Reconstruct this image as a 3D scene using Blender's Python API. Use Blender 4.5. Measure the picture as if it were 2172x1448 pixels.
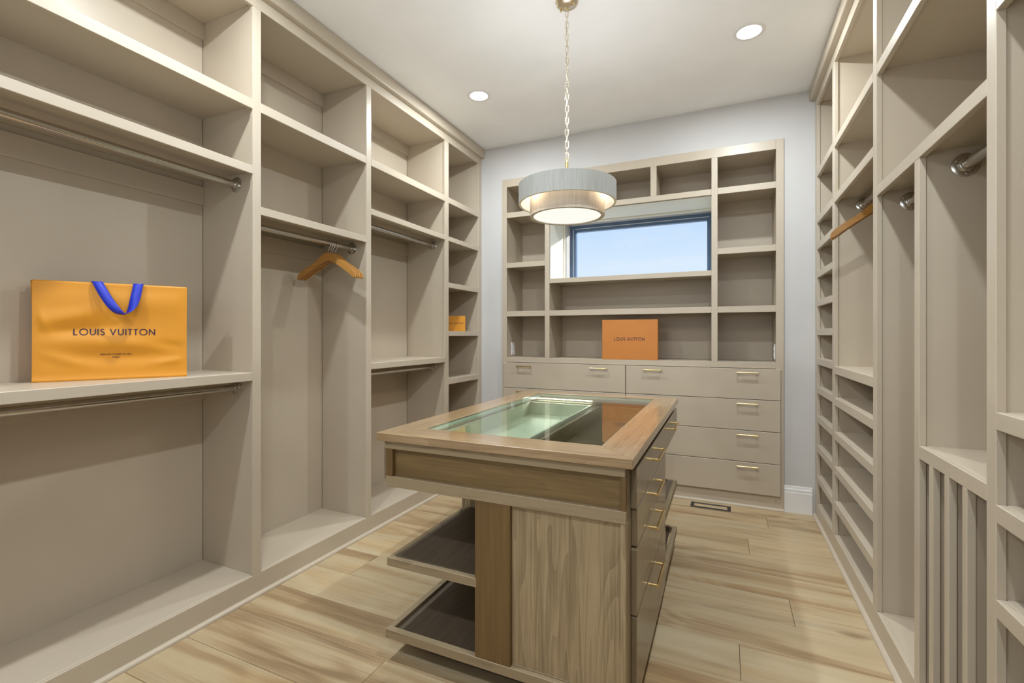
import bpy, bmesh, math, random
from mathutils import Vector, Matrix

S = bpy.context.scene
for o in list(bpy.data.objects):
    bpy.data.objects.remove(o, do_unlink=True)
COL = S.collection
rnd = random.Random(7)
pi = math.pi

# ------------------------------------------------------------------ camera
F_PX, CX, HORIZON, CAM_Z = 998.0, 1086.0, 711.0, 1.29
YAW = math.atan2(1536 - CX, F_PX)
cd = bpy.data.cameras.new('camera')
cam = bpy.data.objects.new('camera', cd)
COL.objects.link(cam)
cam.location = (0, 0, CAM_Z)
cam.rotation_euler = (pi / 2, 0, YAW)
cd.sensor_fit = 'HORIZONTAL'
cd.sensor_width = 36.0
cd.lens = F_PX / 2172 * 36.0
cd.shift_y = -(724 - HORIZON) / 2172
cd.clip_start = 0.02
S.camera = cam

# ------------------------------------------------------------------ colour management
S.view_settings.view_transform = 'Standard'
S.view_settings.look = 'None'
S.view_settings.gamma = 1.0
S.view_settings.use_curve_mapping = False
S.view_settings.exposure = 0.06
S.cycles.use_denoising = True
S.cycles.max_bounces = 10
S.cycles.diffuse_bounces = 7
S.cycles.glossy_bounces = 5
S.cycles.transparent_max_bounces = 12
S.cycles.sample_clamp_indirect = 6.0
S.cycles.caustics_reflective = False
S.cycles.caustics_refractive = False

# ------------------------------------------------------------------ node helpers
def new_mat(name):
    m = bpy.data.materials.new(name)
    m.use_nodes = True
    nt = m.node_tree
    b = nt.nodes['Principled BSDF']
    return m, nt, b

def N(nt, typ, **kw):
    n = nt.nodes.new(typ)
    for k, v in kw.items():
        if k in n.inputs:
            n.inputs[k].default_value = v
        else:
            setattr(n, k, v)
    return n

def ramp(nt, stops):
    r = nt.nodes.new('ShaderNodeValToRGB')
    e = r.color_ramp.elements
    while len(e) < len(stops):
        e.new(0.5)
    for i, (p, c) in enumerate(stops):
        e[i].position = p
        e[i].color = (*c, 1)
    return r

# ------------------------------------------------------------------ world: clear sky above a pale horizon
W = bpy.data.worlds.new('world')
S.world = W
W.use_nodes = True
wn = W.node_tree
wn.nodes.clear()
tc = N(wn, 'ShaderNodeTexCoord')
sx = N(wn, 'ShaderNodeSeparateXYZ')
wn.links.new(tc.outputs['Generated'], sx.inputs[0])
skyr = ramp(wn, [(0.0, (0.83, 0.91, 0.98)), (0.13, (0.72, 0.85, 0.98)), (0.26, (0.49, 0.69, 0.97)), (1.0, (0.16, 0.36, 0.80))])
wn.links.new(sx.outputs['Z'], skyr.inputs[0])
mp = N(wn, 'ShaderNodeMapping')
mp.inputs['Scale'].default_value = (3, 3, 14)
wn.links.new(tc.outputs['Generated'], mp.inputs[0])
cl = N(wn, 'ShaderNodeTexNoise', Scale=1.4, Detail=6.0, Roughness=0.6)
wn.links.new(mp.outputs[0], cl.inputs['Vector'])
clr = ramp(wn, [(0.50, (0, 0, 0)), (0.85, (0.45, 0.45, 0.45))])
wn.links.new(cl.outputs['Fac'], clr.inputs[0])
wmix = N(wn, 'ShaderNodeMix', data_type='RGBA')
wn.links.new(clr.outputs[0], wmix.inputs['Factor'])
wn.links.new(skyr.outputs[0], wmix.inputs['A'])
wmix.inputs['B'].default_value = (0.93, 0.93, 0.96, 1)
bg = N(wn, 'ShaderNodeBackground', Strength=1.0)
wn.links.new(wmix.outputs['Result'], bg.inputs[0])
wo = N(wn, 'ShaderNodeOutputWorld')
wn.links.new(bg.outputs[0], wo.inputs[0])

# added sun lamp outside, set low to brighten the left window reveal
sd = bpy.data.lights.new('added_sun', 'SUN')
sd.energy = 4.5
sd.angle = math.radians(2.0)
sd.color = (1.0, 0.97, 0.92)
added_sun = bpy.data.objects.new('added_sun', sd)
COL.objects.link(added_sun)
sdir = Vector((-2.3, -1.0, -0.42)).normalized()
added_sun.rotation_euler = sdir.to_track_quat('-Z', 'Y').to_euler()
added_sun.location = (6, 8, 5)

CAN_W = 21.5          # each recessed ceiling lamp
PENDANT_W = 7.0
PENDANT_UP_FILL_W = 5.2
CAN_COL = (0.93, 0.985, 1.0)

# unseen fill lamp added behind the camera, aimed up to brighten the ceiling
fd = bpy.data.lights.new('added_fill_lamp', 'AREA')
fd.shape = 'RECTANGLE'; fd.size = 2.0; fd.size_y = 1.2
fd.energy = 15.0; fd.color = (0.85, 0.95, 1.0)
fl = bpy.data.objects.new('added_fill_lamp', fd); COL.objects.link(fl)
fl.location = (-0.75, -0.95, 1.75)
fl.rotation_euler = Vector((0, 0.60, 0.80)).to_track_quat('-Z', 'Z').to_euler()

# ------------------------------------------------------------------ materials
def paint(name, col, rough=0.4, bump=0.05, scale=90.0, spec=0.5, var=0.03):
    m, nt, b = new_mat(name)
    t = N(nt, 'ShaderNodeTexCoord')
    n = N(nt, 'ShaderNodeTexNoise', Scale=2.5, Detail=3.0)
    nt.links.new(t.outputs['Object'], n.inputs['Vector'])
    lo = tuple(c * (1 - var) for c in col)
    hi = tuple(min(1, c * (1 + var)) for c in col)
    r = ramp(nt, [(0.3, lo), (0.7, hi)])
    nt.links.new(n.outputs['Fac'], r.inputs[0])
    nt.links.new(r.outputs[0], b.inputs['Base Color'])
    n2 = N(nt, 'ShaderNodeTexNoise', Scale=scale, Detail=2.0)
    nt.links.new(t.outputs['Object'], n2.inputs['Vector'])
    bp = N(nt, 'ShaderNodeBump', Strength=bump, Distance=0.002)
    nt.links.new(n2.outputs['Fac'], bp.inputs['Height'])
    nt.links.new(bp.outputs[0], b.inputs['Normal'])
    b.inputs['Roughness'].default_value = rough
    b.inputs['Specular IOR Level'].default_value = spec
    return m

M_CAB = paint('taupe_cabinet_paint', (0.49, 0.425, 0.338), rough=0.37, bump=0.02, spec=0.55)
M_WALL = paint('white_wall_paint', (0.56, 0.555, 0.56), rough=0.6, bump=0.035, scale=60)
M_CEIL = paint('white_ceiling_paint', (0.87, 0.88, 0.91), rough=0.7, bump=0.12, scale=50)
M_TRIM = paint('white_trim_paint', (0.76, 0.76, 0.77), rough=0.35, bump=0.02)
M_REVEAL = paint('daylit_reveal_paint', (0.86, 0.86, 0.78), rough=0.45, bump=0.03)  # pale because the strong daylight is put into the colour
M_BLACK = paint('black_metal', (0.012, 0.012, 0.014), rough=0.35, bump=0.02)
M_FRAME = paint('window_frame_glare', (0.10, 0.175, 0.31), rough=0.4, bump=0.02)  # dark bronze frame with the window's blue flare put into its colour
M_PLATE = paint('white_plastic', (0.75, 0.75, 0.78), rough=0.3, bump=0.0)
M_TRAY = paint('led_tinted_tray_lining', (0.66, 0.70, 0.58), rough=0.45, bump=0.03)  # greenish glow of the strip put into the left tray's colour
M_ORANGE = paint('orange_paper', (0.66, 0.275, 0.014), rough=0.5, bump=0.05, scale=140)
M_BOX = paint('deep_orange_card', (0.54, 0.20, 0.038), rough=0.5, bump=0.05, scale=140)
M_BLUE = paint('blue_ribbon', (0.012, 0.032, 0.50), rough=0.5, bump=0.1, scale=300)
M_INK = paint('dark_purple_ink', (0.035, 0.012, 0.035), rough=0.6, bump=0.0)
M_CORD = paint('clear_gold_cord', (0.55, 0.47, 0.36), rough=0.3, bump=0.0)

def metal(name, col, rough):
    m, nt, b = new_mat(name)
    t = N(nt, 'ShaderNodeTexCoord')
    n = N(nt, 'ShaderNodeTexNoise', Scale=60.0, Detail=2.0)
    nt.links.new(t.outputs['Object'], n.inputs['Vector'])
    mr = N(nt, 'ShaderNodeMapRange')
    mr.inputs['To Min'].default_value = rough * 0.85
    mr.inputs['To Max'].default_value = rough * 1.15
    nt.links.new(n.outputs['Fac'], mr.inputs['Value'])
    nt.links.new(mr.outputs[0], b.inputs['Roughness'])
    b.inputs['Base Color'].default_value = (*col, 1)
    b.inputs['Metallic'].default_value = 1.0
    return m
M_BRASS = metal('satin_brass', (0.80, 0.60, 0.28), 0.22)
M_PALEBRASS = metal('pale_aged_brass', (0.78, 0.69, 0.54), 0.25)
M_NICKEL = metal('satin_nickel', (0.60, 0.575, 0.54), 0.20)

def wood(name, axis, dark, mid, light, grain=1.0, rough=0.45, coat=0.0, contrast=1.0, spec=0.5):
    """Stained timber with the grain along the given axis (0, 1 or 2) of each board."""
    m, nt, b = new_mat(name)
    L = nt.links.new
    t = N(nt, 'ShaderNodeTexCoord')
    oi = N(nt, 'ShaderNodeObjectInfo')
    off = N(nt, 'ShaderNodeVectorMath', operation='SCALE')
    cx = N(nt, 'ShaderNodeCombineXYZ', X=31.0, Y=17.0, Z=23.0)
    L(cx.outputs[0], off.inputs[0])
    L(oi.outputs['Random'], off.inputs['Scale'])
    add = N(nt, 'ShaderNodeVectorMath', operation='ADD')
    L(t.outputs['Object'], add.inputs[0])
    L(off.outputs[0], add.inputs[1])
    sc = [9.0 * grain] * 3
    sc[axis] = 0.9 * grain
    mp = N(nt, 'ShaderNodeMapping')
    mp.inputs['Scale'].default_value = sc
    L(add.outputs[0], mp.inputs[0])
    # cathedral figure: contour lines of a stretched noise field
    fig = N(nt, 'ShaderNodeTexNoise', Scale=0.8, Detail=2.0, Roughness=0.45, Distortion=0.3)
    L(mp.outputs[0], fig.inputs['Vector'])
    mul = N(nt, 'ShaderNodeMath', operation='MULTIPLY')
    mul.inputs[1].default_value = 16.0
    L(fig.outputs['Fac'], mul.inputs[0])
    fr = N(nt, 'ShaderNodeMath', operation='FRACT')
    L(mul.outputs[0], fr.inputs[0])
    # fine fibre
    sc2 = [120.0 * grain] * 3
    sc2[axis] = 3.0 * grain
    mp2 = N(nt, 'ShaderNodeMapping')
    mp2.inputs['Scale'].default_value = sc2
    L(add.outputs[0], mp2.inputs[0])
    fib = N(nt, 'ShaderNodeTexNoise', Scale=1.0, Detail=4.0, Roughness=0.6)
    L(mp2.outputs[0], fib.inputs['Vector'])
    # blotches of stain
    blo = N(nt, 'ShaderNodeTexNoise', Scale=1.1, Detail=5.0, Roughness=0.62, Distortion=0.5)
    L(mp.outputs[0], blo.inputs['Vector'])
    a1 = N(nt, 'ShaderNodeMath', operation='MULTIPLY'); a1.inputs[1].default_value = 0.15 * contrast
    L(fr.outputs[0], a1.inputs[0])
    a2 = N(nt, 'ShaderNodeMath', operation='MULTIPLY'); a2.inputs[1].default_value = 0.62
    L(fib.outputs['Fac'], a2.inputs[0])
    a3 = N(nt, 'ShaderNodeMath', operation='MULTIPLY'); a3.inputs[1].default_value = 0.85 * contrast
    L(blo.outputs['Fac'], a3.inputs[0])
    s1 = N(nt, 'ShaderNodeMath', operation='ADD'); L(a1.outputs[0], s1.inputs[0]); L(a2.outputs[0], s1.inputs[1])
    s2 = N(nt, 'ShaderNodeMath', operation='ADD'); L(s1.outputs[0], s2.inputs[0]); L(a3.outputs[0], s2.inputs[1])
    r = ramp(nt, [(0.50, dark), (0.78, mid), (1.02 if False else 1.0, light)])
    L(s2.outputs[0], r.inputs[0])
    L(r.outputs[0], b.inputs['Base Color'])
    bp = N(nt, 'ShaderNodeBump', Strength=0.12, Distance=0.002)
    L(fib.outputs['Fac'], bp.inputs['Height'])
    L(bp.outputs[0], b.inputs['Normal'])
    b.inputs['Roughness'].default_value = rough
    b.inputs['Specular IOR Level'].default_value = spec
    b.inputs['Coat Weight'].default_value = coat
    b.inputs['Coat Roughness'].default_value = 0.12
    return m

WD, WM, WL = (0.110, 0.082, 0.045), (0.215, 0.165, 0.095), (0.30, 0.24, 0.145)
M_WX = wood('driftwood_stain_x', 0, WD, WM, WL)
M_WY = wood('driftwood_stain_y', 1, WD, WM, WL)
M_WZ = wood('driftwood_stain_z', 2, (0.130, 0.096, 0.053), (0.245, 0.183, 0.104), (0.36, 0.275, 0.166), contrast=1.2)
M_WPOST = wood('brown_post_stain', 2, (0.125, 0.074, 0.026), (0.165, 0.098, 0.036), (0.21, 0.13, 0.052), contrast=0.6)
M_WPANEL = wood('olive_panel_stain', 0, (0.135, 0.086, 0.033), (0.195, 0.128, 0.052), (0.25, 0.17, 0.078), contrast=0.7)
M_WRAIL = wood('worn_rail_stain', 0, (0.085, 0.062, 0.040), (0.19, 0.143, 0.085), (0.29, 0.225, 0.138), contrast=1.6)
M_WDRAWER = wood('smooth_drawer_stain', 2, (0.155, 0.115, 0.068), (0.215, 0.163, 0.100), (0.28, 0.215, 0.135), contrast=0.7, rough=0.3, coat=0.4)
M_WTOPX = wood('counter_stain_x', 0, (0.165, 0.103, 0.052), (0.285, 0.188, 0.098), (0.37, 0.26, 0.145), rough=0.30, coat=0.9)
M_WTOPY = wood('counter_stain_y', 1, (0.165, 0.103, 0.052), (0.285, 0.188, 0.098), (0.37, 0.26, 0.145), rough=0.30, coat=0.9)
M_WDARK = wood('dark_shelf_wood_shade', 1, (0.085, 0.064, 0.043), (0.13, 0.099, 0.068), (0.18, 0.14, 0.10), contrast=0.6)  # dark wood, with the shade beneath the counter put into its colour
M_HANGER = wood('honey_hanger_wood', 0, (0.40, 0.19, 0.045), (0.52, 0.27, 0.075), (0.62, 0.36, 0.12), contrast=0.5, rough=0.3, coat=0.5)

def floor_mat():
    m, nt, b = new_mat('pale_hickory_plank')
    L = nt.links.new
    t = N(nt, 'ShaderNodeTexCoord')
    oi = N(nt, 'ShaderNodeObjectInfo')
    off = N(nt, 'ShaderNodeVectorMath', operation='SCALE')
    cx = N(nt, 'ShaderNodeCombineXYZ', X=41.0, Y=67.0, Z=13.0)
    L(cx.outputs[0], off.inputs[0]); L(oi.outputs['Random'], off.inputs['Scale'])
    add = N(nt, 'ShaderNodeVectorMath', operation='ADD')
    L(t.outputs['Object'], add.inputs[0]); L(off.outputs[0], add.inputs[1])
    def stretched(sxv, syv, scale, detail, rough, dist=0.0):
        mp = N(nt, 'ShaderNodeMapping'); mp.inputs['Scale'].default_value = (sxv, syv, 1)
        L(add.outputs[0], mp.inputs[0])
        n = N(nt, 'ShaderNodeTexNoise', Scale=scale, Detail=detail, Roughness=rough, Distortion=dist)
        L(mp.outputs[0], n.inputs['Vector'])
        return n
    broad = stretched(0.60, 10.0, 1.0, 5.0, 0.56, 0.8)
    fine = stretched(2.6, 130.0, 1.0, 5.0, 0.65, 0.2)
    figf = stretched(1.2, 7.0, 0.8, 1.5, 0.4, 0.8)
    # knots: scattered centres the grain lines wrap round
    mpk = N(nt, 'ShaderNodeMapping'); mpk.inputs['Scale'].default_value = (0.85, 2.3, 1)
    L(add.outputs[0], mpk.inputs[0])
    vk = N(nt, 'ShaderNodeTexVoronoi', Scale=1.0); L(mpk.outputs[0], vk.inputs['Vector'])
    halo = N(nt, 'ShaderNodeMapRange', interpolation_type='SMOOTHSTEP')
    for kk, vv in (('From Min', 0.0), ('From Max', 0.42), ('To Min', 1.0), ('To Max', 0.0)):
        halo.inputs[kk].default_value = vv
    L(vk.outputs['Distance'], halo.inputs['Value'])
    hk = N(nt, 'ShaderNodeMath', operation='MULTIPLY'); hk.inputs[1].default_value = 26.0; L(halo.outputs[0], hk.inputs[0])
    mul = N(nt, 'ShaderNodeMath', operation='MULTIPLY_ADD'); mul.inputs[1].default_value = 26.0
    L(figf.outputs['Fac'], mul.inputs[0]); L(hk.outputs[0], mul.inputs[2])
    sn = N(nt, 'ShaderNodeMath', operation='SINE'); L(mul.outputs[0], sn.inputs[0])
    msk = stretched(0.9, 3.0, 0.8, 2.0, 0.5, 0.3)
    mr_ = N(nt, 'ShaderNodeMapRange')
    for kk, vv in (('From Min', 0.42), ('From Max', 0.68), ('To Min', 0.012), ('To Max', 0.075)):
        mr_.inputs[kk].default_value = vv
    L(msk.outputs['Fac'], mr_.inputs['Value'])
    a1 = N(nt, 'ShaderNodeMath', operation='MULTIPLY'); L(sn.outputs[0], a1.inputs[0]); L(mr_.outputs[0], a1.inputs[1])
    a2 = N(nt, 'ShaderNodeMath', operation='MULTIPLY'); a2.inputs[1].default_value = 0.30; L(fine.outputs['Fac'], a2.inputs[0])
    s1 = N(nt, 'ShaderNodeMath', operation='ADD'); L(a1.outputs[0], s1.inputs[0]); L(a2.outputs[0], s1.inputs[1])
    s2 = N(nt, 'ShaderNodeMath', operation='ADD'); L(s1.outputs[0], s2.inputs[0]); L(broad.outputs['Fac'], s2.inputs[1])
    pv = N(nt, 'ShaderNodeMath', operation='MULTIPLY_ADD'); pv.inputs[1].default_value = 0.13; pv.inputs[2].default_value = -0.06
    L(oi.outputs['Random'], pv.inputs[0])
    s3 = N(nt, 'ShaderNodeMath', operation='ADD'); L(s2.outputs[0], s3.inputs[0]); L(pv.outputs[0], s3.inputs[1])
    r = ramp(nt, [(0.40, (0.255, 0.172, 0.092)), (0.54, (0.365, 0.258, 0.146)), (0.64, (0.44, 0.338, 0.203)), (0.84, (0.50, 0.41, 0.268))])
    L(s3.outputs[0], r.inputs[0])
    # greyish mineral streaks
    gs = stretched(0.9, 14.0, 0.8, 3.0, 0.6, 0.8)
    gr = ramp(nt, [(0.55, (0, 0, 0)), (0.75, (0.55, 0.55, 0.55))]); L(gs.outputs['Fac'], gr.inputs[0])
    mx = N(nt, 'ShaderNodeMix', data_type='RGBA'); L(gr.outputs[0], mx.inputs['Factor'])
    L(r.outputs[0], mx.inputs['A']); mx.inputs['B'].default_value = (0.34, 0.27, 0.18, 1)
    # golden patches
    gp_ = stretched(1.1, 4.5, 1.0, 3.0, 0.55, 0.5)
    gpr = ramp(nt, [(0.52, (0, 0, 0)), (0.72, (0.6, 0.6, 0.6))]); L(gp_.outputs['Fac'], gpr.inputs[0])
    mg = N(nt, 'ShaderNodeMix', data_type='RGBA', blend_type='MULTIPLY'); L(gpr.outputs[0], mg.inputs['Factor'])
    L(mx.outputs['Result'], mg.inputs['A']); mg.inputs['B'].default_value = (0.95, 0.80, 0.58, 1)
    kr = ramp(nt, [(0.02, (0.75, 0.75, 0.75)), (0.07, (0, 0, 0))]); L(vk.outputs['Distance'], kr.inputs[0])
    mk = N(nt, 'ShaderNodeMix', data_type='RGBA'); L(kr.outputs[0], mk.inputs['Factor'])
    L(mg.outputs['Result'], mk.inputs['A']); mk.inputs['B'].default_value = (0.20, 0.125, 0.06, 1)
    L(mk.outputs['Result'], b.inputs['Base Color'])
    bp = N(nt, 'ShaderNodeBump', Strength=0.06, Distance=0.002); L(fine.outputs['Fac'], bp.inputs['Height'])
    L(bp.outputs[0], b.inputs['Normal'])
    b.inputs['Roughness'].default_value = 0.42
    return m
M_FLOOR = floor_mat()
M_GAP = paint('dark_underlay', (0.10, 0.07, 0.04), rough=0.8, bump=0.0)

def emit(name, col, strength):
    m, nt, b = new_mat(name)
    nt.nodes.remove(b)
    e = N(nt, 'ShaderNodeEmission', Strength=strength)
    e.inputs['Color'].default_value = (*col, 1)
    nt.links.new(e.outputs[0], nt.nodes['Material Output'].inputs[0])
    return m
M_CANLIGHT = emit('lit_downlight_lens', (1, 0.99, 0.98), 3.0)
M_LED = emit('lit_led_strip', (0.90, 1.0, 0.80), 12.0)
M_DIFF = emit('lit_pendant_diffuser', (1.0, 0.93, 0.84), 1.02)
M_BULB = emit('lit_bulb', (1.0, 0.85, 0.66), 8.0)

def glass(name, tint, ior=1.5):
    m, nt, b = new_mat(name)
    nt.nodes.remove(b)
    tr = N(nt, 'ShaderNodeBsdfTransparent'); tr.inputs[0].default_value = (*tint, 1)
    gl = N(nt, 'ShaderNodeBsdfGlossy', Roughness=0.0)
    lw = N(nt, 'ShaderNodeLayerWeight', Blend=0.5)
    pw = N(nt, 'ShaderNodeMath', operation='POWER'); pw.inputs[1].default_value = 4.5
    nt.links.new(lw.outputs['Facing'], pw.inputs[0])
    f0 = ((ior - 1) / (ior + 1)) ** 2
    fz = N(nt, 'ShaderNodeMath', operation='MULTIPLY_ADD'); fz.inputs[1].default_value = 0.85; fz.inputs[2].default_value = f0
    nt.links.new(pw.outputs[0], fz.inputs[0])
    mx = N(nt, 'ShaderNodeMixShader')
    nt.links.new(fz.outputs[0], mx.inputs[0]); nt.links.new(tr.outputs[0], mx.inputs[1]); nt.links.new(gl.outputs[0], mx.inputs[2])
    nt.links.new(mx.outputs[0], nt.nodes['Material Output'].inputs[0])
    return m
M_GLASS = glass('clear_counter_glass', (0.92, 0.97, 0.94), 1.55)
M_PANE = glass('clear_window_glass', (0.97, 0.98, 0.99), 1.04)
def edge_mat():
    m, nt, b = new_mat('green_glass_edge')
    b.inputs['Base Color'].default_value = (0.55, 0.66, 0.60, 1); b.inputs['Roughness'].default_value = 0.15
    return m

def shade_mat(name, col, trans):
    m, nt, b = new_mat(name)
    nt.nodes.remove(b)
    L = nt.links.new
    t = N(nt, 'ShaderNodeTexCoord')
    mp = N(nt, 'ShaderNodeMapping'); mp.inputs['Scale'].default_value = (130, 130, 5)
    L(t.outputs['Object'], mp.inputs[0])
    n = N(nt, 'ShaderNodeTexNoise', Scale=1.0, Detail=3.0, Roughness=0.7); L(mp.outputs[0], n.inputs['Vector'])
    r = ramp(nt, [(0.28, tuple(c * 0.80 for c in col)), (0.55, col)]); L(n.outputs['Fac'], r.inputs[0])
    d = N(nt, 'ShaderNodeBsdfDiffuse'); L(r.outputs[0], d.inputs[0])
    tl = N(nt, 'ShaderNodeBsdfTranslucent'); L(r.outputs[0], tl.inputs[0])
    mx = N(nt, 'ShaderNodeMixShader'); mx.inputs[0].default_value = trans
    L(d.outputs[0], mx.inputs[1]); L(tl.outputs[0], mx.inputs[2])
    L(mx.outputs[0], nt.nodes['Material Output'].inputs[0])
    return m
M_SHADE = shade_mat('silvery_linen', (0.42, 0.43, 0.42), 0.0)
M_SHADE_IN = shade_mat('cream_linen', (0.68, 0.62, 0.55), 0.22)
M_LINER = shade_mat('white_shade_liner', (0.85, 0.80, 0.72), 0.0)

# ------------------------------------------------------------------ geometry helpers
def mesh_from_bm(name, bm, mat, smooth=False):
    me = bpy.data.meshes.new(name)
    bmesh.ops.recalc_face_normals(bm, faces=bm.faces[:])
    bm.to_mesh(me); bm.free()
    me.materials.append(mat)
    if smooth:
        for p in me.polygons:
            p.use_smooth = True
    return me

def link(name, me, parent=None, loc=(0, 0, 0), rot=(0, 0, 0)):
    o = bpy.data.objects.new(name, me)
    COL.objects.link(o)
    o.parent = parent
    o.location = loc
    o.rotation_euler = rot
    return o

def root(name, label, cat, loc, group=None, rot=(0, 0, 0)):
    o = link(name, None, None, loc, rot)
    o['label'] = label; o['category'] = cat
    if group:
        o['group'] = group
    return o

def absloc(o):
    v = Vector((0, 0, 0))
    while o is not None:
        v = v + Vector(o.location); o = o.parent
    return v

def bm_box(bm, lo, hi, bevel=0.0):
    r = bmesh.ops.create_cube(bm, size=1.0)
    vs = r['verts']
    c = [(a + b) / 2 for a, b in zip(lo, hi)]
    d = [max(abs(b - a), 1e-5) for a, b in zip(lo, hi)]
    for v in vs:
        v.co = Vector((c[i] + v.co[i] * d[i] for i in range(3)))
    if bevel:
        es = set(e for v in vs for e in v.link_edges)
        bmesh.ops.bevel(bm, geom=list(es), offset=min(bevel, min(d) * 0.3), segments=1, affect='EDGES', profile=0.5)

def box(name, lo, hi, mat, parent=None, bevel=0.0015):
    """One box as an object of its own, its origin at its centre (world coordinates given)."""
    lo2 = [min(a, b) for a, b in zip(lo, hi)]; hi2 = [max(a, b) for a, b in zip(lo, hi)]
    c = Vector([(a + b) / 2 for a, b in zip(lo2, hi2)])
    bm = bmesh.new()
    bm_box(bm, [a - b for a, b in zip(lo2, c)], [a - b for a, b in zip(hi2, c)], bevel)
    me = mesh_from_bm(name, bm, mat)
    base = absloc(parent) if parent else Vector((0, 0, 0))
    return link(name, me, parent, c - base)

def struct(name, boxes, mat, bevel=0.0):
    bm = bmesh.new()
    for lo, hi in boxes:
        bm_box(bm, lo, hi, bevel)
    o = link(name, mesh_from_bm(name, bm, mat))
    o['kind'] = 'structure'
    return o

def bm_tube(bm, pts, r, seg=10, cap=True, closed=False):
    """A round tube along a list of points."""
    pts = [Vector(p) for p in pts]
    n = len(pts)
    rings = []
    up = Vector((0, 0, 1))
    prev = None
    for i, p in enumerate(pts):
        if closed:
            d = (pts[(i + 1) % n] - pts[i - 1]).normalized()
        else:
            d = (pts[min(i + 1, n - 1)] - pts[max(i - 1, 0)]).normalized()
        if prev is None:
            a = d.cross(up)
            if a.length < 1e-3:
                a = d.cross(Vector((1, 0, 0)))
            a.normalize()
        else:
            a = (prev - d * prev.dot(d)).normalized()
        prev = a
        b2 = d.cross(a)
        rings.append([bm.verts.new(p + (a * math.cos(2 * pi * k / seg) + b2 * math.sin(2 * pi * k / seg)) * r) for k in range(seg)])
    m = n if closed else n - 1
    for i in range(m):
        A, B = rings[i], rings[(i + 1) % n]
        for k in range(seg):
            bm.faces.new((A[k], A[(k + 1) % seg], B[(k + 1) % seg], B[k]))
    if cap and not closed:
        bm.faces.new(rings[0][::-1]); bm.faces.new(rings[-1])

def bm_lathe(bm, prof, seg=48, closed=False):
    """Turn a (radius, height) profile about Z."""
    rings = []
    for (r, z) in prof:
        if r < 1e-6:
            rings.append([bm.verts.new((0, 0, z))])
        else:
            rings.append([bm.verts.new((r * math.cos(2 * pi * k / seg), r * math.sin(2 * pi * k / seg), z)) for k in range(seg)])
    prs = list(zip(rings[:-1], rings[1:]))
    if closed:
        prs.append((rings[-1], rings[0]))
    for A, B in prs:
        for k in range(seg):
            k2 = (k + 1) % seg
            if len(A) == 1 and len(B) == 1:
                continue
            if len(A) == 1:
                bm.faces.new((A[0], B[k], B[k2]))
            elif len(B) == 1:
                bm.faces.new((A[k], A[k2], B[0]))
            else:
                bm.faces.new((A[k], A[k2], B[k2], B[k]))

def lathe(name, prof, mat, parent, loc, seg=48, closed=False, rot=(0, 0, 0), smooth=True):
    bm = bmesh.new(); bm_lathe(bm, prof, seg, closed)
    me = mesh_from_bm(name, bm, mat, smooth)
    if smooth:
        me.set_sharp_from_angle(angle=math.radians(35))
    return link(name, me, parent, loc, rot)

# ------------------------------------------------------------------ room dimensions
CEIL = 3.055
YW = 3.975            # face of the back wall
XLW, XRW = -2.525, 1.01
YF = -1.30
XL, XR = -2.11, 0.595 # faces of the left and right built-ins
FT = 0.020            # face frame thickness

# ------------------------------------------------------------------ setting
floor = struct('floor', [((XLW - 0.1, YF - 0.1, -0.12), (XRW + 0.1, YW + 0.7, -0.0125))], M_GAP)
pitch, y0 = 0.2305, 1.495
joints = {-1: [-1.226], 4: [0.288], 2: [0.057], 7: [0.137], 9: [0.271]}
k0 = int(math.floor((YF - y0) / pitch)); k1 = int(math.ceil((YW - y0) / pitch))
for k in range(k0, k1 + 1):
    ya, yb = y0 + k * pitch, y0 + (k + 1) * pitch
    ya, yb = max(ya, YF), min(yb, YW)
    if yb - ya < 0.01:
        continue
    js = list(joints.get(k, [rnd.uniform(-1.05, -0.50)]))
    first = js[0]
    while first > XLW + 2.1:
        first -= 1.9; js.append(first)
    last = max(js)
    while last + 1.9 < XRW - 0.3:
        last += 1.9; js.append(last)
    xs = [XLW] + sorted(js) + [XRW]
    for a, b in zip(xs[:-1], xs[1:]):
        g = 0.0008
        box('plank', (a + g, ya + g, -0.0125), (b - g, yb - g, 0.0), M_FLOOR, floor, bevel=0.0012)

ceiling = struct('ceiling', [((XLW - 0.1, YF - 0.1, CEIL), (XRW + 0.1, YW + 0.62, CEIL + 0.12))], M_CEIL)
BX0, BX1, BTOP = -1.885, 0.40, 2.735   # alcove of the bookcase in the back wall
YB = 3.960                             # face of the bookcase
YBK = 4.352                            # bookcase back
WX0, WX1, WZ0, WZ1 = -1.392, -0.081, 1.800, 2.368   # window opening
wall_back = struct('wall_back', [
    ((XLW - 0.1, YW, 0), (BX0, YW + 0.40, CEIL)),
    ((BX1, YW, 0), (XRW + 0.1, YW + 0.40, CEIL)),
    ((BX0, YW, BTOP), (BX1, YW + 0.40, CEIL)),
    ((XLW - 0.1, YW + 0.40, 0), (WX0, YW + 0.60, CEIL)),
    ((WX1, YW + 0.40, 0), (XRW + 0.1, YW + 0.60, CEIL)),
    ((WX0, YW + 0.40, 0), (WX1, YW + 0.60, WZ0)),
    ((WX0, YW + 0.40, WZ1), (WX1, YW + 0.60, CEIL)),
], M_WALL)
wall_left = struct('wall_left', [((XLW - 0.12, YF - 0.1, 0), (XLW, YW, CEIL))], M_WALL)
wall_right = struct('wall_right', [((XRW, YF - 0.1, 0), (XRW + 0.12, YW, CEIL))], M_WALL)
wall_front = struct('wall_front', [((XLW, YF - 0.12, 0), (XRW, YF, CEIL))], M_WALL)

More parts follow.
